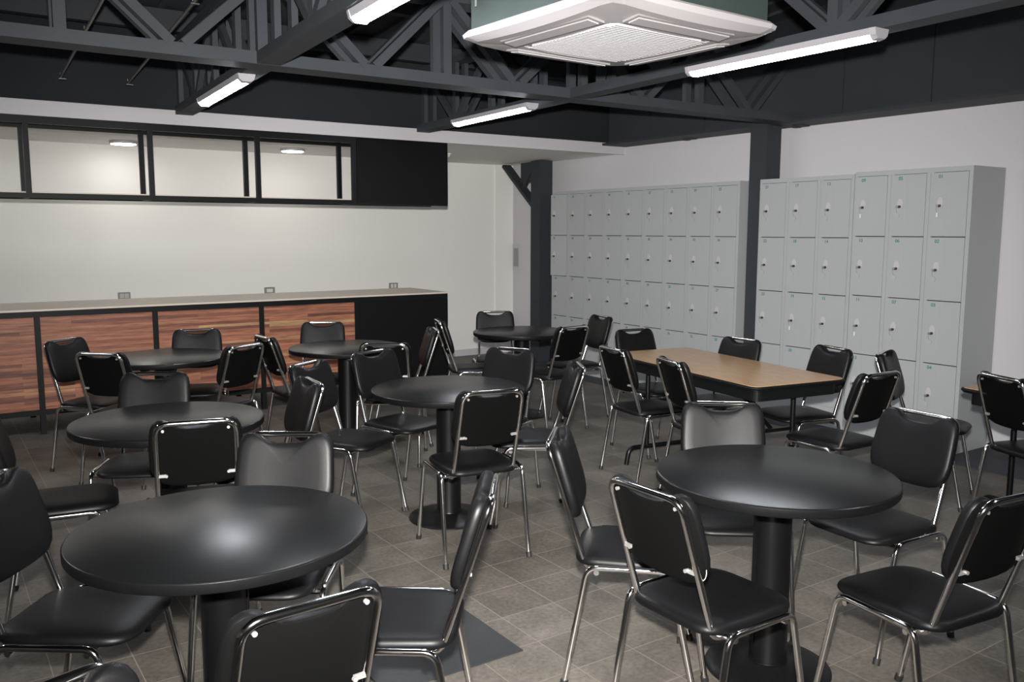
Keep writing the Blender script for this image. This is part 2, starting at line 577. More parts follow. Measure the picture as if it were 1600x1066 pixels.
# trusses
def cross_truss():
    root = empty('roof_truss', 'grey steel cross truss running from left wall to the middle column', 'truss')
    root['kind'] = 'structure'
    ya, yb = 4.765, 4.945
    ym = (ya + yb) / 2
    obj('bottom_chord', B(XL, 6.0, ya, yb, 2.44, 2.505), 'steel', root)
    obj('top_chord', B(XL, 6.0, ya, yb, 2.935, 2.995), 'steel', root)
    nodes = [-5.3 + 0.0, -4.2, -3.1, -2.05, -0.98, 0.10, 1.18, 2.25, 3.28, 4.39, 5.52]
    # V bracing: bottom nodes, apexes half way
    for i, xn in enumerate(nodes):
        for s in (-1, 1):
            if 0 <= i + s < len(nodes):
                xa = (xn + nodes[i + s]) / 2
            else:
                xa = xn + s * 0.5
            for yy in (ya + 0.025, yb - 0.025):
                bm = bmesh.new()
                bar(bm, (xn + s * 0.03, yy, 2.50), (xa - s * 0.03, yy, 2.94), 0.05, 0.055, up=(0, 1, 0))
                obj('diagonal', bm, 'steel', root)
    for a_, b2 in zip(nodes, nodes[1:]):
        xa = (a_ + b2) / 2
        if abs(xa - 1.70) < .05:
            xa = 1.62
        for yy in (ya + 0.025, yb - 0.025):
            obj('vertical', B(xa - 0.028, xa + 0.028, yy - 0.02, yy + 0.02, 2.505, 2.935), 'steel', root)
    return root


cross_truss()


def long_truss(xf, lab):
    """truss along the room; xf(y) gives its slightly skewed centre line"""
    root = empty('roof_truss', lab, 'truss')
    root['kind'] = 'structure'
    for nm, z0, z1 in (('bottom_chord', 2.441, 2.503), ('top_chord', 2.937, 2.993)):
        for ya, yb in ((-4.4, 4.764), (4.946, 7.179)):
            bm = bmesh.new()
            bar(bm, (xf(ya), ya, (z0 + z1) / 2), (xf(yb), yb, (z0 + z1) / 2), 0.128, z1 - z0)
            obj(nm, bm, 'steel', root)
    ns = [7.05, 6.45, 5.85, 5.25, 4.45, 3.85, 3.25, 2.65, 2.05, 1.45, 0.85]
    for k, y in enumerate(ns):
        for sx in (-0.045, 0.045):
            bm = bmesh.new()
            bar(bm, (xf(y) + sx, y, 2.46), (xf(y) + sx, y, 2.96), 0.035, 0.055)
            obj('vertical', bm, 'steel', root)
            if k + 1 < len(ns):
                yn = ns[k + 1]
                if y > 4.95 > yn:
                    continue
                za, zb = (2.95, 2.49) if k % 2 == 0 else (2.49, 2.95)
                bm = bmesh.new()
                bar(bm, (xf(y) + sx, y - 0.03, za), (xf(yn) + sx, yn + 0.03, zb), 0.035, 0.05)
                obj('diagonal', bm, 'steel', root)
    return root


XA = lambda y: 1.642 + 0.062 * (y - 4.7)
XB = lambda y: 3.775 + 0.052 * (y - 4.85)
long_truss(XA, 'grey steel lengthwise truss on the left carrying two tube lamps')
long_truss(XB, 'grey steel lengthwise truss right of the air conditioner carrying two tube lamps')


# ------------------------------------------------------------------ lamps
def tube_lamp():
    root = empty('tube_lamp', '', 'lamp')
    L_ = 0.55
    bm = bmesh.new()
    # trapezoid housing
    prof = [(-0.052, 0.040), (-0.042, 0.012), (0.042, 0.012), (0.052, 0.040)]
    a = [bm.verts.new((x, -L_, z)) for x, z in prof]
    b2 = [bm.verts.new((x, L_, z)) for x, z in prof]
    for k in range(4):
        bm.faces.new((a[k], b2[k], b2[(k + 1) % 4], a[(k + 1) % 4]))
    bm.faces.new(a); bm.faces.new(list(reversed(b2)))
    bmesh.ops.recalc_face_normals(bm, faces=bm.faces)
    obj('housing', bm, 'lampbody', root)
    bm = bmesh.new()
    arc = [(-0.040 * math.cos(t * PI / 8), 0.012 - 0.022 * math.sin(t * PI / 8)) for t in range(9)]
    a = [bm.verts.new((x, -L_, z)) for x, z in arc]
    b2 = [bm.verts.new((x, L_, z)) for x, z in arc]
    for k in range(8):
        bm.faces.new((a[k], a[k + 1], b2[k + 1], b2[k]))
    bm.faces.new(a); bm.faces.new(list(reversed(b2))); bm.faces.new((a[0], b2[0], b2[8], a[8]))
    bmesh.ops.recalc_face_normals(bm, faces=bm.faces)
    obj('diffuser', bm, 'led', root, smooth=True)
    for s in (-1, 1):
        bm = bmesh.new()
        pr = [(-0.054, 0.040), (-0.046, 0.010), (-0.026, -0.010), (0.026, -0.010), (0.046, 0.010), (0.054, 0.040)]
        a = [bm.verts.new((x, s * L_, z)) for x, z in pr]
        b2 = [bm.verts.new((x * .93, s * (L_ + 0.03), max(z, -0.004))) for x, z in pr]
        for k in range(6):
            bm.faces.new((a[k], a[(k + 1) % 6], b2[(k + 1) % 6], b2[k]))
        bm.faces.new(a); bm.faces.new(list(reversed(b2)))
        bmesh.ops.recalc_face_normals(bm, faces=bm.faces)
        obj('end_cap', bm, 'lampbody', root)
    bm = bmesh.new()
    for y in (-0.3, 0.3):
        box(bm, 0.052, 0.078, y - 0.02, y + 0.02, 0.034, 0.0405)
    obj('clip', bm, 'lampbody', root)
    return root


lamp0 = tube_lamp()
LZ = 2.400
lamps = [
    (1.665, 5.675, 3.4, 'lit tube lamp on the left truss above the counter, far one of its pair'),
    (1.535, 2.86, 3.4, 'lit tube lamp on the left truss cut by the top edge of the photo'),
    (3.665, 5.675, 3.0, 'lit tube lamp below the air conditioner, near the white slab edge'),
    (3.590, 2.96, 0.4, 'longest lit tube lamp, right of the air conditioner above the wooden table'),
    (3.45, 0.2, 2, 'added unseen tube lamp overhead on the right truss, lighting the room'),  # unseen lamp, added to light the room
    (-0.9, 5.675, 3.4, 'added unseen tube lamp off to the left, lighting the room'),  # added out of view for its light, no truss above it
]
for i, (x, y, rz, lab) in enumerate(lamps):
    o = lamp0 if i == 0 else copy_tree(lamp0)
    o.location = (x, y, LZ)
    o.rotation_euler = (0, 0, -math.radians(rz))
    o['label'] = lab
    o['category'] = 'lamp'
    o['group'] = 'tube lamps under the trusses'


def disc_lamp(x, y, lab):
    root = empty('ceiling_lamp', lab, 'lamp', (x, y, 2.372), 0, 'round lamps over the serving aisle')
    bm = bmesh.new()
    lathe(bm, [(0, 0), (0.118, 0), (0.122, -0.004), (0.122, -0.022), (0.115, -0.026), (0.0, -0.026)], 40)
    obj('rim', bm, 'lampbody', root, smooth=True)
    bm = bmesh.new()
    lathe(bm, [(0.110, -0.0262), (0.106, -0.031), (0.0, -0.033)], 40)
    bmesh.ops.recalc_face_normals(bm, faces=bm.faces)
    obj('diffuser', bm, 'disc', root, smooth=True)
    return root


disc_lamp(1.66, 8.86, 'left lit round ceiling lamp seen through the hanging shelf')
disc_lamp(3.22, 8.69, 'right lit round ceiling lamp seen through the hanging shelf')
disc_lamp(0.05, 8.95, 'lit round ceiling lamp over the aisle left of the photo')

# small white sensor on the slab soffit
root = empty('ceiling_sensor', 'tiny white sensor on the soffit beside the black shelf end', 'sensor', (4.77, 8.22, 2.372))
bm = bmesh.new(); lathe(bm, [(0, 0), (0.028, 0), (0.028, -0.01), (0.015, -0.02), (0.012, -0.035), (0, -0.038)], 20)
obj('sensor_body', bm, 'socketw', root, smooth=True)

# conduits that slope down under the roof
for i, (x1, lab) in enumerate(((0.93, 'left sloping galvanised conduit hanging under the roof'), (1.375, 'right sloping galvanised conduit hanging under the roof'))):
    root = empty('conduit', lab, 'pipe')
    bm = bmesh.new()
    tube(bm, [(x1, 7.08, 2.625), (x1 + 0.02, 3.0, 2.625 + 4.1 * 0.104)], 0.0095, 10)
    obj('pipe', bm, 'conduit', root, smooth=True)
    for y in (7.06, 5.95, 5.2, 4.3, 3.4):
        z = 2.625 + (7.08 - y) * 0.104
        bm = bmesh.new()
        tube(bm, [(x1, y, z), (x1, y, z + 0.03)], 0.003, 6)
        box(bm, x1 - 0.012, x1 + 0.035, y - 0.01, y + 0.01, z - 0.014, z - 0.008)
        obj('hanger', bm, 'conduit', root)


# ------------------------------------------------------------------ air conditioner
root = empty('air_conditioner', 'white ceiling cassette air conditioner with grey metal casing', 'air conditioner', (2.29, 2.66, 2.28), -math.radians(-3))
S = 0.442
NA = 14
bm = bmesh.new()


def ac_out(h, c, n=NA):
    """bulged rounded square"""
    pts = []
    for k in range(4 * n):
        s = k // n; u = (k % n) / n * 2 - 1
        bul = h * (1 + 0.0 * (1 - u * u))
        x, y = [(u * h, -bul), (bul, u * h), (-u * h, bul), (-bul, -u * h)][s]
        # round the corners
        r = max(abs(x), abs(y)); q = min(abs(x), abs(y))
        if q > h - c:
            t = (q - (h - c)) / c
            f = 1 - 0.05 * t * t * (c / 0.08)
            x *= f; y *= f
        pts.append((x, y))
    return pts


def ring(h, z, c=0.06, sag=0.0):
    out = []
    for x, y in ac_out(h, c):
        m_ = max(abs(x), abs(y)); q = min(abs(x), abs(y)) / m_
        out.append(bm.verts.new((x, y, z - sag * (1 - q ** 2))))
    return out


rings = [ring(0.39, 0.045), ring(S - 0.008, 0.045), ring(S, 0.036), ring(S - 0.004, 0.022, sag=0.008), ring(0.405, 0.006, sag=0.014), ring(0.262, -0.012, sag=0.006), ring(0.258, -0.006, sag=0.006)]
for A_, B_ in zip(rings, rings[1:]):
    n = len(A_)
    for k in range(n):
        bm.faces.new((A_[k], A_[(k + 1) % n], B_[(k + 1) % n], B_[k]))
bm.faces.new(rings[-1])
bmesh.ops.recalc_face_normals(bm, faces=bm.faces)
obj('panel', bm, 'acwhite', root)
bm = bmesh.new()
prism(bm, round_poly([(-0.252, -0.252), (0.252, -0.252), (0.252, 0.252), (-0.252, 0.252)], 0.05, 1), -0.016, -0.004)
k = -0.24
while k < 0.245:
    w = 0.235 if abs(k) > 0.21 else 0.248
    box(bm, -w, w, k - 0.006, k + 0.006, -0.0180, -0.016)
    k += 0.020
obj('intake_grille', bm, 'acgrille', root)
for q in range(4):
    mt_ = Matrix.Rotation(q * PI / 2, 4, 'Z')
    tilt = Matrix.Translation((0, 0.333, -0.0115)) @ Matrix.Rotation(math.radians(8), 4, 'X')
    bm = bmesh.new(); box(bm, -0.250, 0.250, -0.040, 0.036, -0.004, 0.004, mt_ @ tilt)
    f = obj('outlet', bm, 'acdark', root)
    bm = bmesh.new(); box(bm, -0.236, 0.236, -0.026, 0.024, -0.009, -0.0045, mt_ @ tilt)
    obj('louver', bm, 'acwhite', f)
bm = B(-0.40, 0.40, -0.40, 0.40, 0.046, 0.34)
obj('casing', bm, 'galv', root)
for sx in (-1, 1):
    for sy in (-1, 1):
        bm = bmesh.new()
        box(bm, sx * 0.415 - 0.02, sx * 0.415 + 0.02, sy * 0.34 - 0.025, sy * 0.34 + 0.025, 0.18, 0.186)
        tube(bm, [(sx * 0.42, sy * 0.34, 0.13), (sx * 0.42, sy * 0.34, 1.20)], 0.005, 8)
        tube(bm, [(sx * 0.42, sy * 0.34, 0.165), (sx * 0.42, sy * 0.34, 0.18)], 0.011, 6)
        obj('hanger_rod', bm, 'conduit', root)
bm = bmesh.new()
tube(bm, rounded_path([(0.405, 0.20, 0.30), (0.43, 0.20, 0.10), (0.42, 0.24, 0.05), (0.43, 0.30, 0.15), (0.41, 0.30, 0.34)], 0.03), 0.006, 8)
obj('cable', bm, 'lampbody', root, smooth=True)


# ------------------------------------------------------------------ hanging shelf and counter
def hanging_shelf():
    root = empty('hanging_shelf', 'black metal hanging shelf under the slab with solid right end', 'shelf', (0, 0, 0))
    yf, yr = 7.18, 7.50
    t = 0.036
    x0, x1 = -1.03, 4.15
    zt, zb = 2.362, 1.782
    for nm, y in (('front_rail', yf), ('rear_rail', yr)):
        obj(nm, B(x0, x1, y, y + t, zt - 0.055, zt), 'blackmetal', root)
        obj(nm, B(x0, x1, y, y + t, zb, zb + 0.036), 'blackmetal', root)
    for x in (-0.98, -0.14, 0.70, 1.538, 2.368, 3.215):
        obj('front_post', B(x - t / 2, x + t / 2, yf, yf + t, zb + 0.036, zt - 0.055), 'blackmetal', root)
        obj('rear_post', B(x - t / 2, x + t / 2, yr, yr + t, zb + 0.036, zt - 0.055), 'blackmetal', root)
        obj('cross_rail', B(x - t / 2, x + t / 2, yf + t, yr, zb + 0.003, zb + 0.03), 'blackmetal', root)
        obj('cross_rail', B(x - t / 2, x + t / 2, yf + t, yr, zt - 0.03, zt - 0.004), 'blackmetal', root)
    obj('shelf_board', B(x0, 3.2, yf + t + 0.001, yr - 0.001, zb + 0.032, zb + 0.046), 'wtop', root)
    obj('end_panel', B(3.235, x1, yf - 0.004, yf + 0.03, zb + 0.018, zt - 0.002), 'blackpanel', root)
    obj('side_panel', B(x1 - 0.012, x1, yf + 0.031, yr + 0.02, zb + 0.038, zt - 0.057), 'blackpanel', root)


hanging_shelf()


def counter():
    root = empty('serving_counter', 'long serving counter with reddish wood strip front and black frame', 'counter')
    yf, yr = 7.42, 8.20
    t = 0.04
    x0, x1 = -1.03, 4.28
    zt = 0.945
    obj('worktop', B(x0, x1, yf - 0.005, yr, zt, zt + 0.014), 'wtop', root)
    for nm, y in (('front_rail', yf), ('rear_rail', yr - t)):
        obj(nm, B(x0, x1, y, y + t, zt - 0.045, zt - 0.0005), 'blackmetal', root)
    xs = [-0.98, -0.13, 0.718, 1.562, 2.432, 3.32]
    for x in xs:
        obj('post', B(x - t / 2, x + t / 2, yf, yf + t, 0, zt - 0.045), 'blackmetal', root)
        obj('rear_post', B(x - t / 2, x + t / 2, yr - t, yr, 0, zt - 0.045), 'blackmetal', root)
    obj('bottom_rail', B(x0, 3.30, yf + 0.002, yf + t - 0.002, 0.150, 0.190), 'blackmetal', root)
    for a_, b2 in zip(xs, xs[1:]):
        o = obj('wood_panel', B(a_ + t / 2 + .001, b2 - t / 2 - .001, yf + 0.012, yf + 0.030, 0.191, zt - 0.046), 'plank', root)
    obj('end_panel', B(3.341, x1, yf - 0.001, yf + 0.03, 0.06, zt - 0.046), 'blackpanel', root)
    obj('side_panel', B(x1 - 0.014, x1, yf + 0.031, yr - t - 0.001, 0.06, zt - 0.046), 'blackpanel', root)
    obj('shelf_board', B(x0, x1 - .015, yf + 0.05, yr - 0.05, 0.16, 0.18), 'blackpanel', root)


counter()

# sockets on the back wall
for x, kind, lab in ((1.675, 2, 'grey plate with double socket on the back wall, leftmost of the three'),
                     (3.141, 1, 'grey plate with one white insert on the back wall, middle of the three'),
                     (4.627, 3, 'grey plate with two white switches on the back wall, rightmost of the three')):
    root = empty('wall_socket', lab, 'socket', (x, YB, 0.908), 0, 'plates on the back wall')
    obj('plate', B(-0.058, 0.058, -0.009, 0, -0.036, 0.036), 'socket', root, bevel=0.003)
    if kind == 1:
        obj('insert', B(-0.034, 0.034, -0.012, -0.009, -0.019, 0.019), 'socketw', root)
    elif kind == 2:
        for s in (-1, 1):
            obj('insert', B(s * 0.022 - 0.019, s * 0.022 + 0.019, -0.012, -0.009, -0.022, 0.022), 'socketl', root)
    else:
        for s in (-1, 1):
            obj('insert', B(s * 0.021 - 0.014, s * 0.021 + 0.014, -0.013, -0.009, -0.022, 0.022), 'socketw', root)

# framed vent on the right wall, far corner
root = empty('wall_vent', 'small framed grey grille on the wall left of the far column', 'vent', (XW, 9.265 - 0.0, 1.22))
obj('frame', B(-0.016, 0, -0.145, 0.02, -0.165, 0.165), 'ventw', root, bevel=0.003)
bm = bmesh.new()
box(bm, -0.019, -0.0162, -0.112, -0.012, -0.115, 0.115)
for k in range(12):
    z = -0.105 + k * 0.019
    box(bm, -0.022, -0.019, -0.110, -0.014, z, z + 0.006)
obj('grille', bm, 'ventg', root)


# ------------------------------------------------------------------ lockers
def text_mesh(s, size):
    cu = bpy.data.curves.new('number', 'FONT')
    cu.body = s
    cu.size = size
    cu.extrude = 0.0006
    cu.align_x = 'CENTER'
    cu.align_y = 'CENTER'
    cu.offset = 0.0006
    o = bpy.data.objects.new('tmp', cu)
    COL.objects.link(o)
    bpy.context.view_layer.update()
    dg = bpy.context.evaluated_depsgraph_get()
    me = bpy.data.meshes.new_from_object(o.evaluated_get(dg))
    bpy.data.objects.remove(o)
    bpy.data.curves.remove(cu)
    me.materials.clear()
    me.materials.append(MT['teal'])
    return me


# Each cabinet: local frame with the front at x=0 facing -X, running along +Y (away from the camera)
DW, DH, PITCH, RP = 0.246, 0.4395, 0.300, 0.4465
_share = {}


def shared(name, build, m, parent, smooth=False):
    if name not in _share:
        o = obj(name, build(), m, parent, smooth=smooth)
        _share[name] = o.data
        return o
    return link(name.split('|')[0], _share[name], None, parent)


def door_bm():
    bm = bmesh.new()
    # origin at the hinge side (near end, y=0), bottom z=0; slab with a shallow vertical fold
    yf = DW * 0.60
    pr = [(0.0, 0.0), (0.0, yf - 0.003), (0.0008, yf), (0.0, yf + 0.003), (0.0, DW), (0.014, DW), (0.014, 0.0)]
    a = [bm.verts.new((x, y, 0)) for x, y in pr]
    b2 = [bm.verts.new((x, y, DH)) for x, y in pr]
    n = len(pr)
    bm.faces.new(a); bm.faces.new(list(reversed(b2)))
    for k in range(n):
        bm.faces.new((a[k], a[(k + 1) % n], b2[(k + 1) % n], b2[k]))
    bmesh.ops.recalc_face_normals(bm, faces=bm.faces)
    return bm


def plate_bm():
    bm = bmesh.new()
    n = 24
    a = [bm.verts.new((0, 0.021 * math.cos(2 * PI * k / n), 0.036 * math.sin(2 * PI * k / n))) for k in range(n)]
    b2 = [bm.verts.new((-0.0015, v.co.y, v.co.z)) for v in a]
    bm.faces.new(a); bm.faces.new(list(reversed(b2)))
    for k in range(n):
        bm.faces.new((a[k], a[(k + 1) % n], b2[(k + 1) % n], b2[k]))
    bmesh.ops.recalc_face_normals(bm, faces=bm.faces)
    return bm


def lock_bm():
    bm = bmesh.new()
    tube(bm, [(0, 0, 0), (-0.014, 0, 0)], 0.0095, 14)
    return bm


def key_bm():
    bm = bmesh.new()
    tube(bm, [(-0.014, 0, 0), (-0.026, 0, 0)], 0.003, 6)
    box(bm, -0.03, -0.026, -0.002, 0.014, -0.008, 0.008)
    tube(bm, [(-0.026, 0.012, -0.004), (-0.02, 0.014, -0.030), (-0.008, 0.014, -0.045)], 0.0012, 6)
    return bm


def keytag_bm():
    bm = bmesh.new()
    tube(bm, [(-0.006, 0.014, -0.062), (-0.003, 0.014, -0.062)], 0.017, 18)
    return bm


def stag_bm():
    bm = bmesh.new()
    box(bm, -0.009, -0.004, 0.010, 0.018, -0.075, -0.045)
    return bm


def cabinet(y0, first, lab, ztop=1.985, dx=0.0, ajar=()):
    """3 columns x 4 rows; first = number of the nearest column's top door"""
    root = empty('locker_cabinet', lab, 'locker', (5.914 + dx, y0, 0), 0, 'grey locker cabinets along the right wall')
    D = XW - 5.914 - dx - 0.006
    Wd = 3 * PITCH
    bm = bmesh.new()
    box(bm, 0.018, D, 0, Wd - 0.002, 0.006, ztop)                       # carcass
    # face frame
    box(bm, 0, 0.018, 0, Wd - 0.002, ztop - 0.034, ztop)
    box(bm, 0, 0.018, 0, Wd - 0.002, 0.006, 0.165)
    for c in range(3):
        box(bm, 0, 0.018, c * PITCH, c * PITCH + 0.027, 0.165, ztop - 0.034)
        box(bm, 0, 0.018, c * PITCH + 0.027 + DW + 0.004, (c + 1) * PITCH - 0.002, 0.165, ztop - 0.034)
    obj('body', bm, 'locker', root)
    bm = bmesh.new()
    for c in range(3):
        box(bm, 0.0165, 0.0185, c * PITCH + 0.025, c * PITCH + 0.027 + DW + 0.006, 0.165, ztop - 0.034)
    obj('door_gap', bm, 'gap', root)
    for c in range(3):
        for r in range(4):
            num = first + c * 4 + r
            d = shared('door', door_bm, 'locker', root)
            zb = ztop - 0.037 - DH - r * RP
            d.location = (0.001 if num not in ajar else -0.002, c * PITCH + 0.031, zb)
            # tiny differences in how doors hang
            rnd = random.Random(num)
            d.rotation_euler = (0, 0, math.radians(rnd.uniform(0.0, 0.6) if num not in ajar else 7.5))
            if num in (57, 58) and ajar:
                d.location.y += 0.0
            yl = DW * 0.775
            zl = DH * 0.49
            p = shared('lock_plate', plate_bm, 'sticker', d); p.location = (0, yl, zl + 0.018)
            o = shared('lock', lock_bm, 'lockcyl', d, True); o.location = (-0.001, yl, zl - 0.004)
            o = shared('key', key_bm, 'zinc', d); o.location = (-0.001, yl, zl - 0.004)
            if num in (1, 19, 9, 11, 12):
                o = shared('key_tag|w', stag_bm, 'tagwhite', d); o.name = 'key_tag'
            else:
                o = shared('key_tag', keytag_bm, 'tagwhite' if num in (54, 41) else 'tag', d)
            o.location = (-0.001, yl, zl - 0.006)
            me = text_mesh('%02d' % num, 0.034)
            me.transform(Matrix(((0, 0, -1, 0), (-1, 0, 0, 0), (0, 1, 0, 0), (0, 0, 0, 1))))
            t = link('number', me, None, d)
            t.location = (-0.0008, DW * 0.79, DH - 0.028)
            t['label'] = 'teal printed number %02d' % num
    return root


cabinet(3.184, 1, 'grey locker cabinet with numbers 01 to 12, nearest the camera and tallest', ztop=1.995, dx=-0.004)
cabinet(4.090, 13, 'grey locker cabinet with numbers 13 to 24, just right of the middle column', ztop=1.983)
cabinet(5.206, 25, 'grey locker cabinet with numbers 25 to 36, just left of the middle column')
cabinet(6.106, 37, 'grey locker cabinet with numbers 37 to 48, middle of the far bank')
cabinet(7.006, 49, 'grey locker cabinet with numbers 49 to 60 and doors ajar, by the far column', ajar=(57, 58))


# ------------------------------------------------------------------ floor cover
root = empty('floor_cover', 'dark slate square inspection cover set in the tile floor', 'floor cover', (1.49, 2.80, 0))
obj('plate', B(-0.28, 0.275, -0.28, 0.28, 0.0002, 0.005), 'manhole', root)
bm = bmesh.new()
box(bm, -0.035, 0.05, -0.012, 0.012, 0.0052, 0.011, Matrix.Translation((0.1, 0.02, 0)) @ Matrix.Rotation(0.6, 4, 'Z'))
box(bm, -0.03, 0.03, -0.010, 0.010, 0.0052, 0.010, Matrix.Translation((0.04, 0.11, 0)) @ Matrix.Rotation(0.2, 4, 'Z'))
obj('lifting_lug', bm, 'base', root)


# ------------------------------------------------------------------ round tables
def round_table():
    root = empty('round_table', '', 'table')
    R_ = 0.409
    bm = bmesh.new()
    lathe(bm, [(0, 0.7162), (R_ - 0.006, 0.7162), (R_ - 0.002, 0.7145), (R_, 0.711)], 96)
    obj('tabletop', bm, 'top', root, smooth=True)
    bm = bmesh.new()
    lathe(bm, [(R_, 0.711), (R_, 0.688), (R_ - 0.003, 0.684), (R_ - 0.02, 0.684), (0, 0.684)], 96)
    bmesh.ops.recalc_face_normals(bm, faces=bm.faces)
    obj('edge_band', bm, 'topedge', root, smooth=True)
    bm = bmesh.new()
    lathe(bm, [(0, 0.684), (0.15, 0.684), (0.15, 0.674), (0.068, 0.670), (0.0655, 0.655), (0.0655, 0.05), (0.069, 0.035)], 40)
    box(bm, -0.28, 0.28, -0.02, 0.02, 0.655, 0.6835)
    box(bm, -0.02, 0.02, -0.28, 0.28, 0.655, 0.6835)
    box(bm, -0.0685, -0.063, -0.006, 0.006, 0.05, 0.66)
    box(bm, 0.063, 0.0685, -0.006, 0.006, 0.05, 0.66)
    bmesh.ops.recalc_face_normals(bm, faces=bm.faces)
    obj('column', bm, 'column', root, smooth=True)
    bm = bmesh.new()
    lathe(bm, [(0, 0.036), (0.07, 0.036), (0.078, 0.034), (0.115, 0.024), (0.17, 0.017), (0.213, 0.010), (0.219, 0.006), (0.219, 0.0), (0, 0.0)], 64)
    bmesh.ops.recalc_face_normals(bm, faces=bm.faces)
    obj('base', bm, 'base', root, smooth=True)
    bm = bmesh.new()
    pts = [(0.0675 * math.cos(2 * PI * k / 32), 0.0675 * math.sin(2 * PI * k / 32), 0.040) for k in range(32)]
    tube(bm, pts, 0.0035, 6, closed=True)
    obj('collar', bm, 'chrome' if False else 'column', root, smooth=True)
    return root


tables = [
    (0.665, 2.445, 'black round table at front left with bluish lamp glare on it'),
    (2.425, 1.935, 'black round table at front right, nearest the wooden tables'),
    (2.312, 4.010, 'black round table in the middle with its column and base in view'),
    (0.882, 4.021, 'black round table at left, second from the front'),
    (1.325, 6.090, 'black round table at left, closest to the wooden counter front'),
    (2.540, 5.875, 'black round table before the right end of the wood counter front'),
    (4.172, 5.990, 'black round table farthest right, by the column and far lockers'),
]
t0 = round_table()
for i, (x, y, lab) in enumerate(tables):
    o = t0 if i == 0 else copy_tree(t0)
    o.location = (x, y, 0)
    o.rotation_euler = (0, 0, -0.6 + 0.37 * i)
    o['label'] = lab
    o['category'] = 'table'
    o['group'] = 'black round tables'


# ------------------------------------------------------------------ folding tables
def folding_table(cx, cy, rz, hw, hl, lab, lg=0.0):
    root = empty('folding_table', lab, 'table', (cx, cy, 0), rz, 'wood topped folding tables')
    poly = round_poly([(-hw, -hl), (hw, -hl), (hw, hl), (-hw, hl)], 0.055, 6)
    bm = bmesh.new(); prism(bm, [(x * 0.992, y * 0.996) for x, y in poly], 0.722, 0.7305)
    obj('tabletop', bm, 'oak', root)
    bm = bmesh.new(); prism(bm, poly, 0.704, 0.7218)
    # moulded rim round the edge
    for k in range(len(poly)):
        pass
    tube(bm, [(x, y, 0.718) for x, y in poly], 0.0095, 8, closed=True)
    obj('edge_moulding', bm, 'blackmetal', root, smooth=True)
    bm = bmesh.new()
    ip = [(x * 0.90, y * 0.955) for x, y in poly]
    n = len(ip)
    a = [bm.verts.new((x, y, 0.703)) for x, y in ip]
    b2 = [bm.verts.new((x, y, 0.640)) for x, y in ip]
    for k in range(n):
        bm.faces.new((a[k], a[(k + 1) % n], b2[(k + 1) % n], b2[k]))
    for k in range(n):
        x, y = ip[k]; x2, y2 = ip[(k + 1) % n]
        v = [bm.verts.new(p) for p in ((x * .96, y * .98, 0.640), (x2 * .96, y2 * .98, 0.640), (x2 * .96, y2 * .98, 0.703), (x * .96, y * .98, 0.703))]
        bm.faces.new(v)
        bm.faces.new((b2[k], b2[(k + 1) % n], v[1], v[0]))
    obj('apron', bm, 'blackmetal', root)
    for s in (-1, 1):
        ye = s * (hl - 0.22)
        for sx in (-1, 1):
            bm = bmesh.new()
            tube(bm, [(sx * 0.15, ye, 0.118), (sx * 0.15, ye, 0.70)], 0.0155, 10)
            obj('leg', bm, 'column', root, smooth=True)
        bm = bmesh.new()
        tube(bm, rounded_path([(-hw + 0.02, ye, 0.0), (-hw + 0.04, ye, 0.11), (hw - 0.04, ye, 0.11), (hw - 0.02, ye, 0.0)], 0.055), 0.016, 10)
        obj('foot_bar', bm, 'column', root, smooth=True)
        bm = bmesh.new()
        bar(bm, (0, ye, 0.42), (0, s * (hl - 0.66), 0.68), 0.022, 0.012)
        bar(bm, (-0.15, ye, 0.42), (0.15, ye, 0.42), 0.02, 0.02)
        obj('brace', bm, 'column', root)
    return root


folding_table(4.068, 3.725, -math.radians(8.5), 0.33, 0.735, 'wood topped folding table with black edge standing before the numbered lockers')
folding_table(5.25, 2.05, math.radians(84), 0.33, 0.735, 'second wood topped folding table cut by the right edge of the photo')


# ------------------------------------------------------------------ chairs
LEAN = 0.30


def ylean(z):
    return -0.290 + (0.828 - z) * LEAN


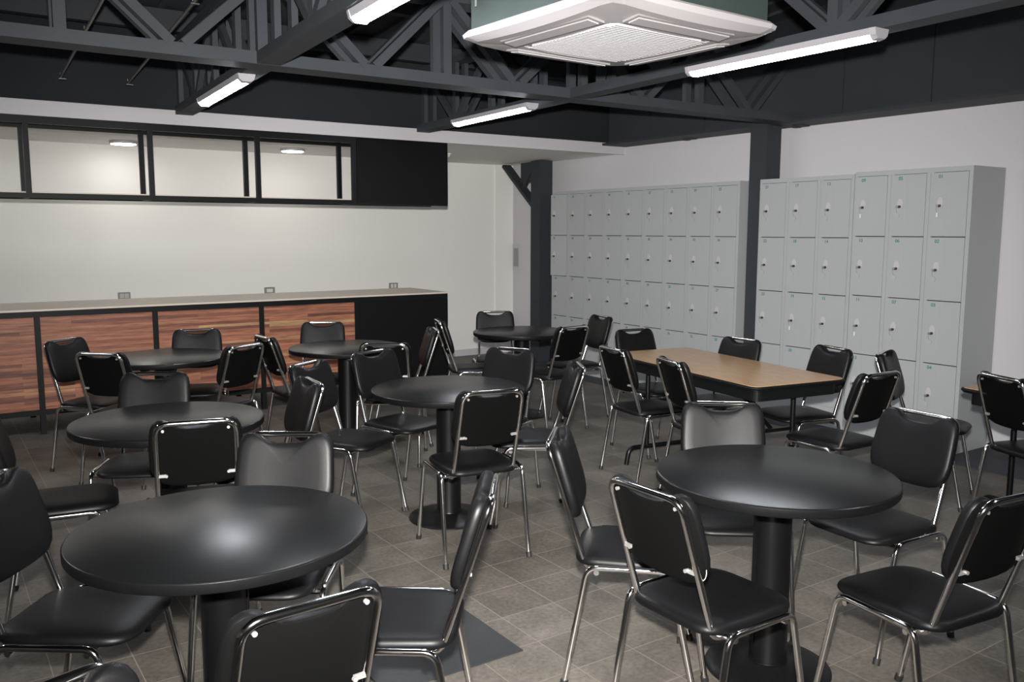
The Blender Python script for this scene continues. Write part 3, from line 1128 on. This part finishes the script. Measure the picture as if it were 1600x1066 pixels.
def chair(tear=False):
    root = empty('dining_chair', '', 'chair')
    r = 0.0105
    # chrome back hoop running down and forward under the seat
    side = lambda s: [(s * 0.148, 0.05, 0.409), (s * 0.149, -0.150, 0.404), (s * 0.144, ylean(0.828), 0.828)]
    L_ = side(-1); R_ = list(reversed(side(1)))
    pts = rounded_path(L_ + R_, [0.045, 0.050, 0.050, 0.045], 7)
    bm = bmesh.new(); tube(bm, pts, r, 10)
    bf = obj('back_frame', bm, 'chrome', root, smooth=True)
    # lower bracket tabs and screws
    for s in (-1, 1):
        bm = bmesh.new()
        z = 0.612
        y = ylean(z)
        box(bm, s * 0.128 - 0.014, s * 0.128 + 0.014, y - 0.003, y + 0.003, z - 0.006, z + 0.006)
        tube(bm, [(s * 0.114, y - 0.010, z), (s * 0.114, y - 0.002, z)], 0.006, 8)
        obj('bracket', bm, 'zinc', bf)
        bm = bmesh.new()
        z = 0.800
        y = ylean(z)
        tube(bm, [(s * 0.118, y - 0.004, z), (s * 0.118, y + 0.004, z)], 0.0055, 10)
        obj('screw', bm, 'zinc', bf, smooth=True)
    # leg hoops, each half a leg
    for s in (-1, 1):
        for e, yb, yf in ((1, 0.110, 0.214), (-1, -0.125, -0.218)):
            p = rounded_path([(s * 0.203, -0.005, 0.428), (s * 0.203, yb + e * 0.02, 0.428), (s * 0.209, yf, 0.022)], 0.045, 7)
            bm = bmesh.new(); tube(bm, p, r, 10)
            lg = obj('leg', bm, 'chrome', root, smooth=True)
            bm = bmesh.new()
            d = (Vector((s * 0.209, yf, 0.022)) - Vector((s * 0.203, yb, 0.409))).normalized()
            c0 = Vector((s * 0.209, yf, 0.022))
            tube(bm, [c0 - d * 0.003, c0 + d * 0.0205], 0.0135, 10)
            obj('foot_cap', bm, 'rubber', lg, smooth=True)
    bm = bmesh.new()
    for y in (-0.115, 0.105):
        tube(bm, [(-0.203, y, 0.4095), (-0.19, y, 0.4095), (0.19, y, 0.4095), (0.203, y, 0.4095)], 0.0095, 8)
    obj('seat_frame', bm, 'chrome', root, smooth=True)
    # seat cushion
    out = round_poly([(-0.174, 0.195), (-0.182, 0.02), (-0.172, -0.185), (0.172, -0.185), (0.182, 0.02), (0.174, 0.195)],
                     [0.085, 0.3, 0.075, 0.075, 0.3, 0.085], 7)
    # slightly bowed front and back edges
    o2 = []
    for x, y in out:
        o2.append((x, y + (0.014 if y > 0 else -0.010) * (1 - (x / 0.19) ** 2) * min(1, abs(y) / 0.15)))

    def fs(a, b, t):
        roll = 0.010 * max(0, (b - 0.08) / 0.12) ** 2
        dip = -0.004 * math.exp(-((a / 0.12) ** 2 + (b / 0.12) ** 2)) if t > 0.03 else 0
        return Vector((a, b, 0.4195 + t - roll * (t / 0.04) + dip))
    bm = bmesh.new()
    puff(bm, o2, [(0.93, -0.001), (0.985, 0.001), (1.0, 0.006), (1.0, 0.013), (0.985, 0.021), (0.95, 0.028), (0.88, 0.033), (0.72, 0.0375), (0.45, 0.039), (0.2, 0.039)], fs)
    obj('seat', bm, 'vinyl', root, smooth=True)
    # back cushion: horns either side of a scooped hand hold
    half = [(0.0, 0.799), (0.035, 0.800), (0.062, 0.806), (0.084, 0.818), (0.100, 0.829), (0.118, 0.834), (0.136, 0.833), (0.152, 0.824),
            (0.163, 0.806), (0.169, 0.780), (0.172, 0.735), (0.174, 0.690), (0.174, 0.650), (0.168, 0.618), (0.155, 0.592), (0.132, 0.573),
            (0.098, 0.563), (0.050, 0.559), (0.0, 0.558)]
    outl = half + [(-a, b) for a, b in reversed(half[1:-1])]

    def fb(a, b, t):
        y = ylean(b) - 0.001 + t + 0.5 * a * a
        return Vector((a, y, b + t * 0.25))
    bm = bmesh.new()
    puff(bm, outl, [(0.90, 0.0), (0.965, 0.001), (0.99, 0.005), (1.0, 0.012), (1.0, 0.019), (0.985, 0.027), (0.95, 0.033), (0.87, 0.0375), (0.70, 0.040), (0.42, 0.041), (0.2, 0.041)], fb)
    bm.faces.ensure_lookup_table()
    for f in bm.faces:
        f.normal_update()
        if f.normal.y < -0.55:
            f.material_index = 1
    br = obj('backrest', bm, 'vinyl', root, smooth=True)
    br.data.materials.append(MT['cloth'])
    if tear:
        bm = bmesh.new()
        pts = [fb(a_, b_, 0.004 + 0.0015 * (k % 2)) for k, (a_, b_) in enumerate(((0.1725, 0.628), (0.1695, 0.617), (0.167, 0.607), (0.161, 0.597), (0.155, 0.590), (0.147, 0.583)))]
        tube(bm, pts, 0.0011, 5)
        obj('torn_seam', bm, 'foam', br)
    return root


CHAIRS = [
    # x, y, heading (clockwise from +Y), label, group
    (0.342, 2.716, 126.5, 'black padded chair at the left edge turned toward the front left table', 'front left'),
    (0.175, 1.214, 163.0, 'black padded chair whose top just rises from the bottom left edge', 'front left'),
    (0.894, 2.737, 214.3, 'chair behind the front left table, its padded back facing the camera greyish', 'front left'),
    (0.575, 1.845, 356.4, 'nearest chair at the bottom edge seen from behind, before the front left table', 'front left'),
    (1.082, 2.196, 306.5, 'chair right of the front left table seen edge on, seat beside the floor cover', 'front left'),
    (1.941, 1.771, 89.5, 'chair with torn seam seen from behind, left of the front right table', 'front right'),
    (2.040, 2.235, 133.5, 'chair behind the torn one, leaning back seen edge on, left of the front right table', 'front right'),
    (2.490, 1.424, 7.3, 'chair at the right bottom corner turned toward the front right table', 'front right'),
    (2.991, 1.916, 273.8, 'chair right of the front right table facing it, seat partly under the top', 'front right'),
    (2.592, 2.277, 218.4, 'chair behind the front right table, grey sheen on its back', 'front right'),
    (2.171, 3.540, 11.6, 'chair seen squarely from behind before the middle table, all legs in view', 'middle'),
    (2.292, 4.496, 164.0, 'chair at the far left side of the middle table, pad facing the camera', 'middle'),
    (1.870, 4.298, 147.5, 'chair left of the middle table with its seat in clear view', 'middle'),
    (2.745, 4.255, 240.9, 'chair behind the middle table on the right, pad facing the camera', 'middle'),
    (2.680, 3.795, 299.5, 'chair right of the middle table seen edge on, facing left', 'middle'),
    (0.905, 3.640, 14.5, 'chair seen from behind before the second left table', 'second left'),
    (0.440, 3.960, 99.0, 'chair at the left edge whose seat points to the second left table', 'second left'),
    (1.256, 3.992, 274.0, 'chair right of the second left table facing left, partly behind a grey backrest', 'second left'),
    (0.841, 4.387, 206.5, 'chair behind the second left table with its back facing the camera', 'second left'),
    (1.040, 5.775, 43.9, 'chair seen from behind at the front left of the farthest left table', 'farthest left'),
    (0.933, 6.181, 141.5, 'chair left of the farthest left table before the wood counter, facing right', 'farthest left'),
    (1.563, 6.270, 200.2, 'chair behind the farthest left table against the wood counter front', 'farthest left'),
    (1.555, 5.715, 332.9, 'chair seen from behind at the right of the farthest left table', 'farthest left'),
    (2.201, 5.856, 88.0, 'chair seen from behind between the two tables by the wood counter', 'counter right'),
    (2.486, 6.257, 208.2, 'chair behind the table at the counter right end, wood strips behind it', 'counter right'),
    (2.600, 5.282, 34.2, 'chair seen from behind before the table at the counter right end', 'counter right'),
    (2.859, 5.709, 290.7, 'chair seen edge on before the black counter end panel, facing left', 'counter right'),
    (3.715, 6.040, 109.6, 'chair left of the farthest right table, before the white wall edge', 'farthest right'),
    (4.134, 6.298, 207.0, 'chair behind the farthest right table against the white wall', 'farthest right'),
    (4.061, 5.456, 354.3, 'chair seen from behind at the front of the farthest right table', 'farthest right'),
    (4.528, 5.731, 279.8, 'chair right of the farthest right table before the far lockers', 'farthest right'),
    (3.802, 4.040, 98.9, 'chair seen from behind at the far end of the wood topped table long side', 'folding table'),
    (3.729, 3.433, 107.8, 'chair seen from behind at the near end of the wood topped table long side', 'folding table'),
    (4.292, 4.503, 185.3, 'chair at the far head of the wood topped table, pad facing the camera', 'folding table'),
    (4.291, 3.947, 270.3, 'chair behind the wood topped table between it and the lockers, farther one', 'folding table'),
    (4.427, 3.391, 284.0, 'chair behind the wood topped table corner before lockers 16 and 20, nearer one', 'folding table'),
    (4.054, 2.865, 1.7, 'chair seen from behind at the near head of the wood topped table', 'folding table'),
    (4.840, 2.765, 160.0, 'chair before the nearest lockers turned toward the second wood topped table', 'second folding table'),
    (4.721, 2.100, 109.7, 'chair seen from behind at the second wood topped table by the right edge', 'second folding table'),
]
c0 = chair()
ct = chair(True)
used = False
for i, (x, y, th, lab, g) in enumerate(CHAIRS):
    if 'torn seam' in lab:
        o = ct
    else:
        o = copy_tree(c0) if used else c0
        used = True
    o.location = (x, y, 0.0)
    o.rotation_euler = (0, 0, -math.radians(th))
    o['label'] = lab
    o['category'] = 'chair'
    o['group'] = 'chairs around the %s table' % g
